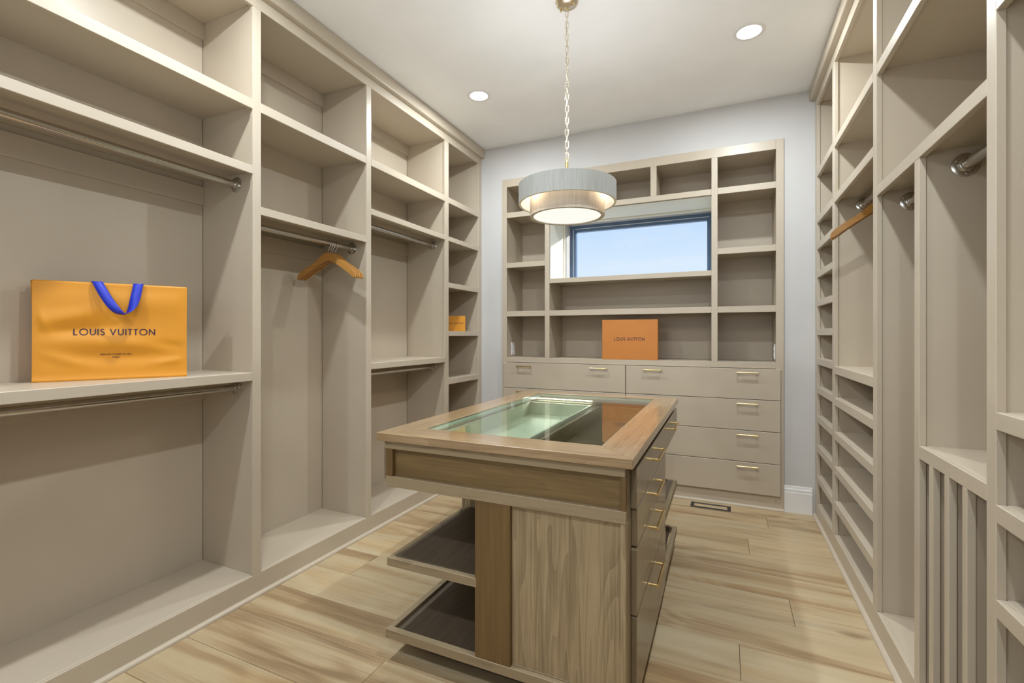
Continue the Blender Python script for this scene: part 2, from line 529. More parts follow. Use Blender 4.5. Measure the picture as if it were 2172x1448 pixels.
# baseboard: tall flat board with a moulded cap
def baseboard(name, x0, x1):
    prof = [(0, 0), (0.015, 0), (0.015, 0.145), (0.0125, 0.150), (0.0135, 0.160), (0.0125, 0.170), (0.009, 0.173), (0.0075, 0.180), (0.006, 0.190), (0.0, 0.192)]
    bm = bmesh.new()
    A = [bm.verts.new((x0, YW - d, z)) for d, z in prof]
    B = [bm.verts.new((x1, YW - d, z)) for d, z in prof]
    n = len(prof)
    for i in range(n - 1):
        bm.faces.new((A[i], A[i + 1], B[i + 1], B[i]))
    bm.faces.new(A); bm.faces.new(B[::-1])
    o = link(name, mesh_from_bm(name, bm, M_TRIM)); o['kind'] = 'structure'
    return o
baseboard('baseboard_back', BX1 + 0.001, XR - 0.018)
baseboard('baseboard_back.001', XL + 0.018, BX0 - 0.001)

# window in the back wall
win = link('window_1', None, None, (0, YW + 0.50, WZ0)); win['kind'] = 'structure'
WYF = 4.500
fw = 0.056
for (a, b) in [((WX0, WZ0), (WX0 + fw, WZ1)), ((WX1 - fw, WZ0), (WX1, WZ1)), ((WX0 + fw, WZ1 - fw - 0.004), (WX1 - fw, WZ1)), ((WX0 + fw, WZ0), (WX1 - fw, WZ0 + fw))]:
    box('frame', (a[0], WYF, a[1]), (b[0], WYF + 0.05, b[1]), M_FRAME, win, 0.002)
i2 = 0.028
for (a, b) in [((WX0 + i2, WZ0 + i2), (WX0 + i2 + 0.006, WZ1 - i2)), ((WX0 + i2 + 0.02, WZ1 - i2 - 0.006), (WX1 - i2 - 0.01, WZ1 - i2))]:
    box('glazing_bead', (a[0], WYF - 0.004, a[1]), (b[0], WYF, b[1]), M_TRIM, win, 0.001)
box('pane', (WX0 + fw - 0.004, WYF + 0.02, WZ0 + fw - 0.004), (WX1 - fw + 0.004, WYF + 0.026, WZ1 - fw), M_PANE, win, 0)

# ------------------------------------------------------------------ built-in cabinet kit
class Kit:
    """Boxes given as u (along the face), w (depth behind the face), z."""
    def __init__(self, rt, side):
        self.rt, self.side = rt, side
    def lohi(self, u0, u1, w0, w1, z0, z1):
        if self.side == 'L':
            return (XL - w1, u0, z0), (XL - w0, u1, z1)
        if self.side == 'R':
            return (XR + w0, u0, z0), (XR + w1, u1, z1)
        return (u0, YB + w0, z0), (u1, YB + w1, z1)
    def b(self, name, u0, u1, w0, w1, z0, z1, mat=None, parent=None, bevel=0.0015):
        lo, hi = self.lohi(u0, u1, w0, w1, z0, z1)
        return box(name, lo, hi, mat or M_CAB, parent or self.rt, bevel)
    def stile(self, u0, u1, z0, z1):
        return self.b('stile', u0, u1, 0, FT, z0, z1)
    def rail(self, u0, u1, z0, z1):
        return self.b('rail', u0, u1, 0, FT, z0, z1)
    def shelf(self, u0, u1, z0, z1, depth, over=0.006):
        s = self.b('shelf', u0 - over, u1 + over, FT, depth, z1 - 0.026, z1)
        self.b('rail', u0, u1, 0, FT, z0, z1, parent=s)
        return s
    def rod(self, u0, u1, w, z, r=0.0165):
        c = self.lohi((u0 + u1) / 2, (u0 + u1) / 2, w, w, z, z)[0]
        base = absloc(self.rt)
        L = u1 - u0
        bm = bmesh.new(); bm_tube(bm, [(0, -L / 2 + 0.002, 0), (0, L / 2 - 0.002, 0)], r, 24)
        me = mesh_from_bm('hanging_rod', bm, M_NICKEL, True); me.set_sharp_from_angle(angle=math.radians(40))
        o = link('hanging_rod', me, self.rt, Vector(c) - base)
        for sgn in (-1, 1):
            bm = bmesh.new()
            bm_lathe(bm, [(0.0, 0.0), (0.038, 0.0), (0.038, 0.003), (0.034, 0.005), (0.024, 0.0065), (0.0225, 0.020), (0.0185, 0.0215), (0.0, 0.0215)], 28)
            for kk in range(3):
                a = 2 * pi * kk / 3 + pi / 6
                bmesh.ops.create_uvsphere(bm, u_segments=8, v_segments=5, radius=0.0032, matrix=Matrix.Translation((0.030 * math.cos(a), 0.030 * math.sin(a), 0.0055)))
            fm = mesh_from_bm('rod_flange', bm, M_NICKEL, True); fm.set_sharp_from_angle(angle=math.radians(30))
            link('rod_flange', fm, o, (0, sgn * L / 2, 0), (sgn * pi / 2, 0, 0))
        return o
    def shoe(self, u0, u1):
        """Quarter-round at the foot of the base."""
        prof = [(0, 0), (-0.018, 0), (-0.018, 0.006), (-0.0155, 0.012), (-0.010, 0.0165), (-0.002, 0.018), (0, 0.018)]
        self.extr('shoe_moulding', u0, u1, prof)
    def crown(self, u0, u1, end=0.0):
        prof = [(0.0, 2.970), (-0.030, 2.972), (-0.034, 2.975), (-0.036, 2.980), (-0.036, 3.052), (0.0, 3.052)]
        self.extr('crown_moulding', u0, u1, prof)
    def extr(self, name, u0, u1, prof):
        base = absloc(self.rt)
        bm = bmesh.new()
        rings = []
        for u in (u0, u1):
            ring = []
            for w, z in prof:
                p = Vector(self.lohi(u, u, w, w, z, z)[0]) - base
                ring.append(bm.verts.new(p))
            rings.append(ring)
        A, B = rings
        n = len(prof)
        for i in range(n):
            bm.faces.new((A[i], A[(i + 1) % n], B[(i + 1) % n], B[i]))
        bm.faces.new(A); bm.faces.new(B[::-1])
        return link(name, mesh_from_bm(name, bm, M_CAB), self.rt)

TOPR = 2.910    # underside of the top rail
DECK = 0.110
DL = 0.392      # inside depth, left

# ------------------------------------------------------------------ LEFT built-in
lt = root('closet_shelving', 'taupe painted built-in along the left wall with four hanging and shelf bays', 'shelving', (-2.3, 2.1, 0))
K = Kit(lt, 'L')
stiles = [(0.255, 0.300), (1.583, 1.629), (2.389, 2.434), (3.332, 3.386), (3.912, 3.971)]
for a, b in stiles:
    K.stile(a, b, DECK, TOPR)
    c = (a + b) / 2
    if b > 3.9:
        K.b('side_panel', a + 0.006, a + 0.025, FT, DL, DECK - 0.03, 2.93)
    elif a < 0.3:
        K.b('side_panel', a, b - 0.006, FT, DL, 0.0, 3.05)
    else:
        K.b('side_panel', a + 0.006, b - 0.006, FT, DL, DECK - 0.03, 2.93)
K.rail(0.255, 3.971, TOPR, 3.05)
K.b('base_board', 0.255, 3.971, 0, FT, 0.0, DECK - 0.0005)
K.shoe(0.255, 3.971)
K.crown(0.235, YW - 0.001)
bays = [(0.300, 1.583), (1.629, 2.389), (2.434, 3.332), (3.386, 3.912)]
shelves = [[(2.402, 2.450), (2.083, 2.124), (1.067, 1.108)], [(2.402, 2.450), (1.892, 1.932)], [(2.402, 2.450), (2.083, 2.122), (1.067, 1.108)],
           [(2.402, 2.450), (2.084, 2.122), (1.692, 1.734), (1.285, 1.326), (0.878, 0.924), (0.470, 0.514)]]
rods = [[2.047, 1.029], [1.862], [2.047, 1.027], []]
for i, (a, b) in enumerate(bays):
    K.b('back_panel', a - 0.006, b + 0.006, DL, DL + 0.014, DECK - 0.03, 2.945)
    K.b('deck', a - 0.006, b + 0.006, FT, DL, DECK - 0.026, DECK)
    K.b('top_panel', a - 0.006, b + 0.006, FT, DL, 2.925, 2.945)
    for z0, z1 in shelves[i]:
        K.shelf(a, b, z0, z1, DL)
    if i < 3:
        K.b('cleat', a - 0.006, b + 0.006, DL - 0.014, DL, 2.840, 2.925)
    for z in rods[i]:
        K.b('cleat', a - 0.006, b + 0.006, DL - 0.014, DL, z - 0.075, z + 0.020)
        K.rod(a - 0.006, b + 0.006, 0.127, z)

# ------------------------------------------------------------------ RIGHT built-in
rt = root('closet_shelving', 'taupe painted built-in along the right wall with shoe cubbies and hanging bays', 'shelving', (0.79, 2.0, 0))
K = Kit(rt, 'R')
DR = 0.392
YE = 0.42
for a, b, z1 in [(3.895, 3.968, TOPR), (3.326, 3.385, TOPR), (2.477, 2.531, TOPR), (1.508, 1.553, TOPR), (YE - 0.045, YE, TOPR)]:
    K.stile(a, b, DECK, z1)
    if b > 3.9:
        K.b('side_panel', a + 0.006, a + 0.025, FT, DR, DECK - 0.03, 2.93)
    elif a < 0.5:
        K.b('side_panel', a, b - 0.006, FT, DR, 0.0, 3.05)
    else:
        K.b('side_panel', a + 0.006, b - 0.006, FT, DR, DECK - 0.03, 2.93)
K.stile(1.998, 2.040, DECK, 1.885)
K.b('side_panel', 2.004, 2.034, FT, DR, DECK - 0.03, 1.905)
K.rail(YE - 0.045, 3.968, TOPR, 3.05)
K.b('base_board', YE - 0.045, 3.968, 0, FT, 0.0, DECK - 0.0005)
K.shoe(YE - 0.045, 3.968)
K.crown(YE - 0.065, YW - 0.001)
R_bays = [(3.385, 3.895), (2.531, 3.326), (1.553, 2.477), (YE, 1.508)]
R_shelves = [
    [(2.403, 2.450), (2.075, 2.120), (1.890, 1.937), (1.693, 1.736), (1.492, 1.535), (1.290, 1.334), (1.086, 1.132), (0.885, 0.930), (0.682, 0.727), (0.475, 0.520), (0.264, 0.308)],
    [(2.402, 2.448), (2.074, 2.120), (1.062, 1.108), (0.876, 0.922), (0.675, 0.720), (0.470, 0.516), (0.262, 0.309)],
    [(2.402, 2.450), (1.885, 1.929)],
    [(2.402, 2.450), (2.069, 2.115), (1.063, 1.106), (0.840, 0.884), (0.613, 0.657), (0.386, 0.430)]]
for i, (a, b) in enumerate(R_bays):
    K.b('back_panel', a - 0.006, b + 0.006, DR, DR + 0.014, DECK - 0.03, 2.945)
    K.b('deck', a - 0.006, b + 0.006, FT, DR, DECK - 0.026, DECK)
    K.b('top_panel', a - 0.006, b + 0.006, FT, DR, 2.925, 2.945)
    for z0, z1 in R_shelves[i]:
        K.shelf(a, b, z0, z1, DR)
K.rod(2.525, 3.332, 0.143, 2.051)
K.rod(2.034, 2.483, 0.118, 1.857 - 0.005)
K.rod(1.547, 2.004, 0.122, 1.845)
K.rod(YE - 0.006, 1.514, 0.127, 2.03)
K.shelf(1.553, 1.998, 0.877, 0.921, DR)
for a, b in [(1.884, 1.914), (1.770, 1.799), (1.657, 1.684)]:
    s = K.b('divider', a + 0.005, b - 0.005, FT, DR, DECK, 0.895)
    K.b('divider_edge', a, b, 0, FT, DECK, 0.877, parent=s)

# ------------------------------------------------------------------ BACK bookcase with drawers
bk = root('wall_bookcase', 'taupe painted bookcase around the window with wide brass-handled drawers below', 'bookcase', (-0.74, 4.15, 0))
K = Kit(bk, 'B')
DB = YBK - YB
CT = 1.087
K.stile(BX0, -1.840, 0.0, BTOP)
K.stile(0.348, BX1, 0.0, BTOP)
K.stile(-1.464, -1.420, CT, 2.663)
K.stile(-0.090, -0.046, CT, 2.663)
K.rail(-1.840, 0.348, 2.663, BTOP)
K.rail(-1.840, 0.348, 1.043, CT)
K.b('counter', -1.846, 0.354, FT, DB, CT - 0.026, CT)
K.b('base_board', -1.840, 0.348, 0, FT, 0.0, 0.105)
K.shoe(BX0, BX1 - 0.001)
for u in (BX0 + 0.02, 0.354):
    K.b('side_panel', u, u + 0.019, FT, DB, 0.0, 2.70)
for a, b in [(-1.458, -1.426), (-0.084, -0.052)]:
    K.b('side_panel', a, b, FT, DB, CT, 2.69)
K.b('top_panel', -1.846, 0.354, FT, DB, 2.675, 2.695)
for a, b in [(-1.840, -1.464), (-0.046, 0.348)]:
    for z0, z1 in [(2.377, 2.426), (1.914, 1.960), (1.464, 1.512)]:
        K.shelf(a, b, z0, z1, DB)
    K.b('back_panel', a - 0.02, b + 0.02, DB, DB + 0.014, CT - 0.03, 2.70)
    K.b('cleat', a - 0.006, b + 0.006, DB - 0.012, DB, 2.30, 2.40)
# centre: three cubbies over the window, the window opening, two long shelves
K.shelf(-1.420, -0.090, 2.379, 2.424, DB)
for a in (-0.548, -1.003):
    K.stile(a, a + 0.048, 2.424, 2.663)
    K.b('side_panel', a + 0.008, a + 0.040, FT, DB, 2.424, 2.69)
K.b('back_panel', -1.44, -0.07, DB, DB + 0.014, 2.385, 2.70)
K.shelf(-1.420, -0.090, 1.754, 1.795, DB)
K.shelf(-1.420, -0.090, 1.464, 1.512, DB)
K.b('back_panel', -1.44, -0.07, DB, DB + 0.014, CT - 0.03, 1.79)
for z0, z1 in [(CT, 1.46), (1.512, 1.76)]:
    K.b('corner_batten', -1.426, -1.395, DB - 0.012, DB, z0, z1)
    K.b('corner_batten', -0.115, -0.084, DB - 0.012, DB, z0, z1)
K.b('cleat', -1.395, -0.115, DB - 0.012, DB, 1.512, 1.565)
K.b('cleat', -1.395, -0.115, DB - 0.012, DB, CT, CT + 0.03)
# reveal lining the window opening, daylight put into its pale colour
K.b('reveal_panel', -1.4255, -1.419, FT, DB + 0.02, 1.796, 2.378, M_REVEAL)
K.b('reveal_panel', -0.0905, -0.0845, FT, DB + 0.02, 1.796, 2.378, M_REVEAL)
K.b('reveal_panel', -1.418, -0.092, FT, DB + 0.02, 2.3725, 2.3785, M_REVEAL)
K.b('reveal_bead', -1.4185, -1.402, DB, DB + 0.018, 1.796, 2.3715, M_REVEAL)
K.b('reveal_bead', -1.400, -0.092, DB, DB + 0.018, 2.357, 2.3715, M_REVEAL)

def pull(parent, c, L, axis, out, r=0.0052, proj=0.028):
    """Brass bar pull: bar plus two posts. c: centre on the drawer face; axis along the bar; out: direction off the face."""
    ax = Vector(axis); ot = Vector(out)
    bm = bmesh.new()
    bm_tube(bm, [ax * (-L / 2) + ot * proj, ax * (L / 2) + ot * proj], r, 10)
    for s in (-1, 1):
        bm_tube(bm, [ax * (s * (L / 2 - 0.006)), ax * (s * (L / 2 - 0.006)) + ot * proj], r * 0.95, 10)
    me = mesh_from_bm('handle', bm, M_BRASS, True); me.set_sharp_from_angle(angle=math.radians(40))
    return link('handle', me, parent, Vector(c) - absloc(parent))

dr_rows = [(0.812, 1.040), (0.5785, 0.808), (0.3425, 0.5745), (0.108, 0.3385)]
for z0, z1 in dr_rows:
    for a, b, hs in [(-1.866, -0.7475, (-1.655, -0.970)), (-0.7425, 0.376, (-0.527, 0.158))]:
        d = K.b('drawer', a, b, -0.019, 0.0, z0, z1, bevel=0.002)
        for h in hs:
            pull(d, (h, YB - 0.019, z1 - 0.029), 0.142, (1, 0, 0), (0, -1, 0))

# ------------------------------------------------------------------ recessed ceiling lights
def can(x, y, label):
    t = root('recessed_light', label, 'ceiling light', (x, y, CEIL), 'recessed ceiling lights')
    lathe('trim_ring', [(0.066, -0.001), (0.066, -0.004), (0.070, -0.006), (0.080, -0.006), (0.086, -0.0035), (0.087, -0.0005)], M_TRIM, t, (0, 0, 0), 40)
    lathe('lens', [(0.0, -0.0025), (0.067, -0.0025)], M_CANLIGHT, t, (0, 0, 0), 40)
    ld = bpy.data.lights.new('downlight', 'AREA')
    ld.shape = 'DISK'; ld.size = 0.085; ld.energy = CAN_W; ld.color = CAN_COL; ld.spread = pi
    lo = bpy.data.objects.new('downlight', ld); COL.objects.link(lo)
    lo.parent = t; lo.location = (0, 0, -0.012)
    return t
can(-1.647, 3.06, 'round recessed ceiling light left of the pendant, near the back wall')
can(0.132, 3.06, 'round recessed ceiling light right of the pendant, near the right shelving')
can(-1.647, 1.25, 'round recessed ceiling light above the nearest left hanging bay, out of view')
can(0.132, 1.25, 'round recessed ceiling light above the right hanging bays, out of view')
can(-1.647, -0.55, 'round recessed ceiling light behind the camera on the left side')
can(0.132, -0.55, 'round recessed ceiling light behind the camera on the right side')

# ------------------------------------------------------------------ pendant
PX, PY = -0.757, 2.385
pn = root('pendant_light', 'two-tier grey drum pendant on a brass chain over the island', 'pendant lamp', (PX, PY, CEIL))
lathe('canopy', [(0.062, 0.0), (0.062, -0.006), (0.058, -0.016), (0.044, -0.026), (0.020, -0.031), (0.0, -0.031)], M_PALEBRASS, pn, (0, 0, -0.0005), 36)
for s in (-1, 1):
    lathe('canopy_screw', [(0.0, -0.012), (0.0045, -0.012), (0.0045, 0.0)], M_BRASS, pn, (0.038 * s, -0.012 * s, -0.0275), 10)
bm = bmesh.new(); bm_tube(bm, [(0.009 * math.cos(a), 0, 0.009 * math.sin(a)) for a in [2 * pi * i / 14 for i in range(14)]], 0.0018, 8, closed=True)
link('canopy_loop', mesh_from_bm('canopy_loop', bm, M_BRASS, True), pn, (0, 0, -0.038))
def link_mesh():
    bm = bmesh.new()
    pts = []
    hl, hw = 0.0125, 0.0085
    for i in range(9):
        a = pi * i / 8
        pts.append((hw * math.cos(a), 0, hl + hw * math.sin(a) * 0.95))
    for i in range(9):
        a = pi + pi * i / 8
        pts.append((hw * math.cos(a), 0, -hl + hw * math.sin(a) * 0.95))
    bm_tube(bm, pts, 0.0017, 7, closed=True)
    return mesh_from_bm('chain_link', bm, M_PALEBRASS, True)
lm = link_mesh()
zt = -0.046 - 0.0185
nl = 25
zb = 2.215 - CEIL + 0.02
for i in range(nl):
    z = zt + (zb - zt) * i / (nl - 1)
    link('chain_link', lm, pn, (0.0008 * math.sin(i * 2.1), 0, z), (0, 0.03 * math.sin(i), YAW + (pi / 2 if i % 2 else 0.12 * math.sin(i * 1.7))))
bm = bmesh.new(); bm_tube(bm, [(0.003 * math.sin(i * 1.3), 0.003 * math.cos(i * 1.1), -0.03 + (zb - 0.01 + 0.03) * i / 24) for i in range(25)], 0.0014, 6)
link('power_cord', mesh_from_bm('power_cord', bm, M_CORD, True), pn)
z_ot, z_ob, z_ib = 2.083 - CEIL, 1.982 - CEIL, 1.9155 - CEIL
lathe('stem', [(0.0, zb - 0.018), (0.010, zb - 0.019), (0.010, zb - 0.026), (0.0075, zb - 0.028), (0.0075, z_ot - 0.03), (0.0, z_ot - 0.03)], M_BRASS, pn, (0, 0, 0), 16)
RO, RI = 0.2555, 0.195
# outer drum: linen outside, white liner within, rolled lower and upper edges
lathe('outer_shade', [(RO, z_ob), (RO, z_ot), (RO - 0.003, z_ot + 0.001), (RO - 0.006, z_ot), (RO - 0.006, z_ot - 0.004)], M_SHADE, pn, (0, 0, 0), 72)
lathe('outer_liner', [(RO - 0.0065, z_ot - 0.004), (RO - 0.0065, z_ob + 0.004), (RO - 0.012, z_ob + 0.002), (RO - 0.012, z_ob), (RO, z_ob)], M_LINER, pn, (0, 0, 0), 72)
lathe('inner_shade', [(RI, z_ot - 0.040), (RI, z_ib), (RI - 0.018, z_ib), (RI - 0.018, z_ib + 0.004), (RI - 0.003, z_ib + 0.006), (RI - 0.003, z_ot - 0.040)], M_SHADE_IN, pn, (0, 0, 0), 72)
lathe('diffuser', [(0.0, z_ib + 0.0045), (RI - 0.0182, z_ib + 0.0045)], M_DIFF, pn, (0, 0, 0), 48)
for k in range(3):
    a = YAW + 2 * pi * k / 3
    bm = bmesh.new(); bm_tube(bm, [(0.008 * math.cos(a), 0.008 * math.sin(a), z_ot - 0.020), ((RO - 0.007) * math.cos(a), (RO - 0.007) * math.sin(a), z_ot - 0.020)], 0.0028, 8)
    link('spider_arm', mesh_from_bm('spider_arm', bm, M_BRASS, True), pn)
    a += pi / 3
    b = lathe('bulb', [(0.0, -0.022), (0.012, -0.018), (0.020, -0.004), (0.020, 0.004), (0.013, 0.016), (0.012, 0.026), (0.0, 0.026)], M_BULB, pn, (0.075 * math.cos(a), 0.075 * math.sin(a), z_ot - 0.070), 16)
def lamp(name, typ, parent, loc, energy, col, size, rot=(0, 0, 0), spread=180):
    d = bpy.data.lights.new(name, typ); d.energy = energy; d.color = col
    if typ == 'AREA':
        d.shape = 'DISK'; d.size = size; d.spread = math.radians(spread)
    else:
        d.shadow_soft_size = size
    o = bpy.data.objects.new(name, d); COL.objects.link(o); o.parent = parent; o.location = loc; o.rotation_euler = rot
    return o
lamp('pendant_glow_and_fill', 'AREA', pn, (0, 0, z_ib - 0.004), PENDANT_W, (1.0, 0.90, 0.76), 0.34)
lamp('pendant_glow_and_fill', 'AREA', pn, (0, 0, z_ot - 0.045), PENDANT_UP_FILL_W, (0.92, 0.97, 1.0), 0.34, (pi, 0, 0))  # added lamp facing up from the pendant to brighten the ceiling
for k in range(3):
    a = YAW + 2 * pi * k / 3 + pi / 2
    lamp('bulb_glow', 'POINT', pn, (0.222 * math.cos(a), 0.222 * math.sin(a), z_ot - 0.045), 0.75, (1.0, 0.80, 0.55), 0.02)

# ------------------------------------------------------------------ island
isl = root('closet_island', 'weathered wood closet island with glass display top and brass drawer pulls', 'island', (-0.76, 2.26, 0))
def ib(name, x0, x1, y0_, y1_, z0, z1, mat, parent=None, bevel=0.0015):
    return box(name, (x0, y0_, z0), (x1, y1_, z1), mat, parent or isl, bevel)
# counter frame: four mitred boards round the glass
OX0, OX1, OY0, OY1 = -1.262, -0.258, 1.484, 3.048
GX0, GX1, GY0, GY1 = -1.130, -0.390, 1.628, 2.958
TZ0, TZ1 = 0.872, 0.905
def mitre(pts, mat):
    c = Vector((sum(p[0] for p in pts) / 4, sum(p[1] for p in pts) / 4, (TZ0 + TZ1) / 2))
    bm = bmesh.new()
    A = [bm.verts.new((p[0] - c.x, p[1] - c.y, TZ0 - c.z)) for p in pts]
    B = [bm.verts.new((p[0] - c.x, p[1] - c.y, TZ1 - c.z)) for p in pts]
    bm.faces.new(A[::-1]); bm.faces.new(B)
    for i in range(4):
        bm.faces.new((A[i], A[(i + 1) % 4], B[(i + 1) % 4], B[i]))
    bmesh.ops.bevel(bm, geom=bm.edges[:], offset=0.0022, segments=1, affect='EDGES')
    return link('counter_board', mesh_from_bm('counter_board', bm, mat), isl, c - absloc(isl))
mitre([(OX0, OY0), (OX1, OY0), (GX1, GY0), (GX0, GY0)], M_WTOPX)
mitre([(OX1, OY0), (OX1, OY1), (GX1, GY1), (GX1, GY0)], M_WTOPY)
mitre([(OX1, OY1), (OX0, OY1), (GX0, GY1), (GX1, GY1)], M_WTOPX)
mitre([(OX0, OY1), (OX0, OY0), (GX0, GY0), (GX0, GY1)], M_WTOPY)
gp = ib('glass_top', GX0 + 0.002, GX1 - 0.002, GY0 + 0.002, GY1 - 0.002, 0.8965, 0.9035, M_GLASS, bevel=0)
M_EDGE = edge_mat()
for x0, x1, ya, yb in [(GX0 + 0.0005, GX0 + 0.009, GY0, GY1), (GX1 - 0.009, GX1 - 0.0005, GY0, GY1), (GX0 + 0.009, GX1 - 0.009, GY0, GY0 + 0.009), (GX0 + 0.009, GX1 - 0.009, GY1 - 0.009, GY1)]:
    ib('glass_stop', x0, x1, ya, yb, 0.884, 0.8963, M_EDGE, bevel=0.001)

AX0, AX1, AY0, AY1 = -1.225, -0.282, 1.500, 3.030
# apron with framed ends
for (yf, s) in ((AY0, 1), (AY1, -1)):
    f = lambda d: yf + s * d
    ib('apron_rail', -1.233, -0.285, f(-0.001), f(0.018), 0.841, TZ0, M_WRAIL)
    ib('apron_rail', -1.227, -0.282, f(-0.001), f(0.018), 0.692, 0.733, M_WRAIL)
    ib('apron_stile', AX0, -1.195, f(0.0), f(0.018), 0.733, 0.841, M_WPOST)
    ib('apron_stile', -0.301, AX1, f(0.0), f(0.018), 0.733, 0.841, M_WPOST)
    ib('apron_panel', AX0 + 0.002, AX1 - 0.002, f(0.018), f(0.030), 0.700, 0.868, M_WPANEL)
ib('apron_side', AX1 - 0.012, AX1, AY0 + 0.030, AY1 - 0.030, 0.692, TZ0, M_WY)
ib('apron_side', AX0, AX0 + 0.012, AY0 + 0.030, AY1 - 0.030, 0.692, TZ0, M_WY)
ib('apron_bottom', AX0 + 0.012, AX1 - 0.012, AY0 + 0.030, AY1 - 0.030, 0.692, 0.705, M_WDARK)
# jewellery trays under the glass
def tray(name, x0, x1, mat, floor_mat):
    t = ib(name, x0, x1, 1.56, 2.935, 0.757, 0.765, floor_mat)
    for a, b, c, d in [(x0, x0 + 0.012, 1.56, 2.935), (x1 - 0.012, x1, 1.56, 2.935), (x0 + 0.012, x1 - 0.012, 1.56, 1.572), (x0 + 0.012, x1 - 0.012, 2.923, 2.935)]:
        ib('tray_side', a, b, c, d, 0.765, 0.845, mat, parent=t)
    return t
tray('jewellery_tray', -1.200, -0.768, M_TRAY, M_TRAY)
tray('jewellery_tray', -0.722, -0.300, M_WY, M_WDARK)  # same kind of tray, its lack of light put into darker colours
ib('tray_divider', -0.760, -0.730, 1.53, 3.0, 0.705, 0.835, M_WDARK)
for ya, yb in ((2.985, 2.998), (1.533, 1.546)):
    led = ib('led_strip', -1.185, -0.780, ya, yb, 0.861, 0.868, M_LED, bevel=0)
for yy, tilt, en in ((2.96, -35, 1.1), (1.60, 35, 0.9)):
    g = lamp('led_glow', 'AREA', isl, (-0.985 + 0.76, yy - 2.26, 0.866), en, (0.92, 1.0, 0.86), 0.40, (math.radians(tilt), 0, 0))
    g.data.shape = 'RECTANGLE'; g.data.size_y = 0.015
# spine wall with a post at each end; pinwheel of two drawer blocks and two open shelf bays
SX0, SX1 = -0.825, -0.685
for ya, yb in ((AY0 + 0.001, 1.535), (2.995, AY1 - 0.001)):
    ib('post', SX0, SX1, ya, yb, 0.125, 0.692, M_WPOST)
ib('spine_wall', SX0 + 0.006, SX1 - 0.006, 1.535, 2.995, 0.125, 0.692, M_WZ)
YM0, YM1 = 2.120, 2.415
# near right block
ib('end_panel', SX1, -0.300, AY0 + 0.016, AY0 + 0.030, 0.125, 0.692, M_WZ)
ib('end_stile', -0.300, AX1, AY0 + 0.001, AY0 + 0.030, 0.090, 0.692, M_WZ)
ib('block_side', AX1 - 0.018, AX1, AY0 + 0.030, YM1, 0.090, 0.692, M_WZ)
ib('block_back', SX1, AX1 - 0.018, YM1 - 0.018, YM1, 0.125, 0.692, M_WZ)
# far left block
ib('end_panel', -1.207, SX0, AY1 - 0.030, AY1 - 0.016, 0.125, 0.692, M_WZ)
ib('end_stile', AX0, -1.207, AY1 - 0.030, AY1 - 0.001, 0.090, 0.692, M_WZ)
ib('block_side', AX0, AX0 + 0.018, YM0, AY1 - 0.030, 0.090, 0.692, M_WZ)
ib('block_back', AX0 + 0.018, SX0, YM0, YM0 + 0.018, 0.125, 0.692, M_WZ)
# base tray and middle shelves with raised rims
ib('base_rim', -1.228, AX1 - 0.019, AY0 - 0.001, AY0 + 0.024, 0.090, 0.125, M_WRAIL)
ib('base_rim', -1.207, -0.262, AY1 - 0.024, AY1, 0.090, 0.125, M_WRAIL)
ib('base_rim', -1.228, -1.203, AY0 + 0.024, YM0, 0.090, 0.125, M_WRAIL)
ib('base_rim', -0.287, -0.262, YM1, AY1 - 0.024, 0.090, 0.125, M_WRAIL)
ib('base_panel', -1.203, -0.302, AY0 + 0.030, AY1 - 0.030, 0.092, 0.108, M_WDARK)
for x0, x1, ya, yb, xo, yo in [(-1.222, SX0 + 0.006, AY0, YM0, -1.222, AY0), (SX1 - 0.006, -0.262, YM1, AY1, -0.262, AY1)]:
    ms = ib('middle_shelf', x0 + (0.022 if xo == x0 else 0), x1 - (0.022 if xo == x1 else 0), ya + (0.022 if yo == ya else 0), yb - (0.022 if yo == yb else 0), 0.378, 0.4075, M_WDARK)
    sx_ = 1 if xo == x0 else -1
    sy_ = 1 if yo == ya else -1
    ib('shelf_edge', x0, x1, yo, yo + sy_ * 0.0218, 0.376, 0.409, M_WRAIL, parent=ms)
    ib('shelf_edge', xo, xo + sx_ * 0.0218, ya + (0.0222 if yo == ya else 0), yb - (0.0222 if yo == yb else 0), 0.376, 0.409, M_WY, parent=ms)
ib('plinth', -1.123, -0.390, 1.605, 2.930, 0.0, 0.090, M_WDARK)
ib('bottom_bead', SX1, -0.300, AY0 + 0.0235, AY0 + 0.0155, 0.125, 0.131, M_WRAIL)
# drawer fronts
def drawer(xface, sgn, ya, yb, z0, z1, hz, centres, L=0.200):
    d = ib('drawer', xface, xface + sgn * 0.020, ya, yb, z0, z1, M_WDRAWER, bevel=0.003)
    for c in centres:
        pull(d, (xface + sgn * 0.020, c, hz), L, (0, 1, 0), (sgn, 0, 0), 0.0058, 0.028)
    return d
drawer(AX1, 1, 1.578, 3.020, 0.717, 0.849, 0.800, (2.02, 2.68))
drawer(AX1, 1, 1.590, 2.412, 0.589, 0.713, 0.672, (1.995,))
drawer(AX1, 1, 1.578, 2.412, 0.365, 0.585, 0.545, (1.985,))
drawer(AX1, 1, 1.580, 2.412, 0.072, 0.360, 0.320, (1.990,))
drawer(AX0, -1, 1.510, 2.952, 0.717, 0.849, 0.800, (1.86, 2.52))
drawer(AX0, -1, 2.125, 2.952, 0.589, 0.713, 0.672, (2.54,))
drawer(AX0, -1, 2.125, 2.952, 0.365, 0.585, 0.545, (2.54,))
drawer(AX0, -1, 2.125, 2.952, 0.072, 0.360, 0.320, (2.54,))

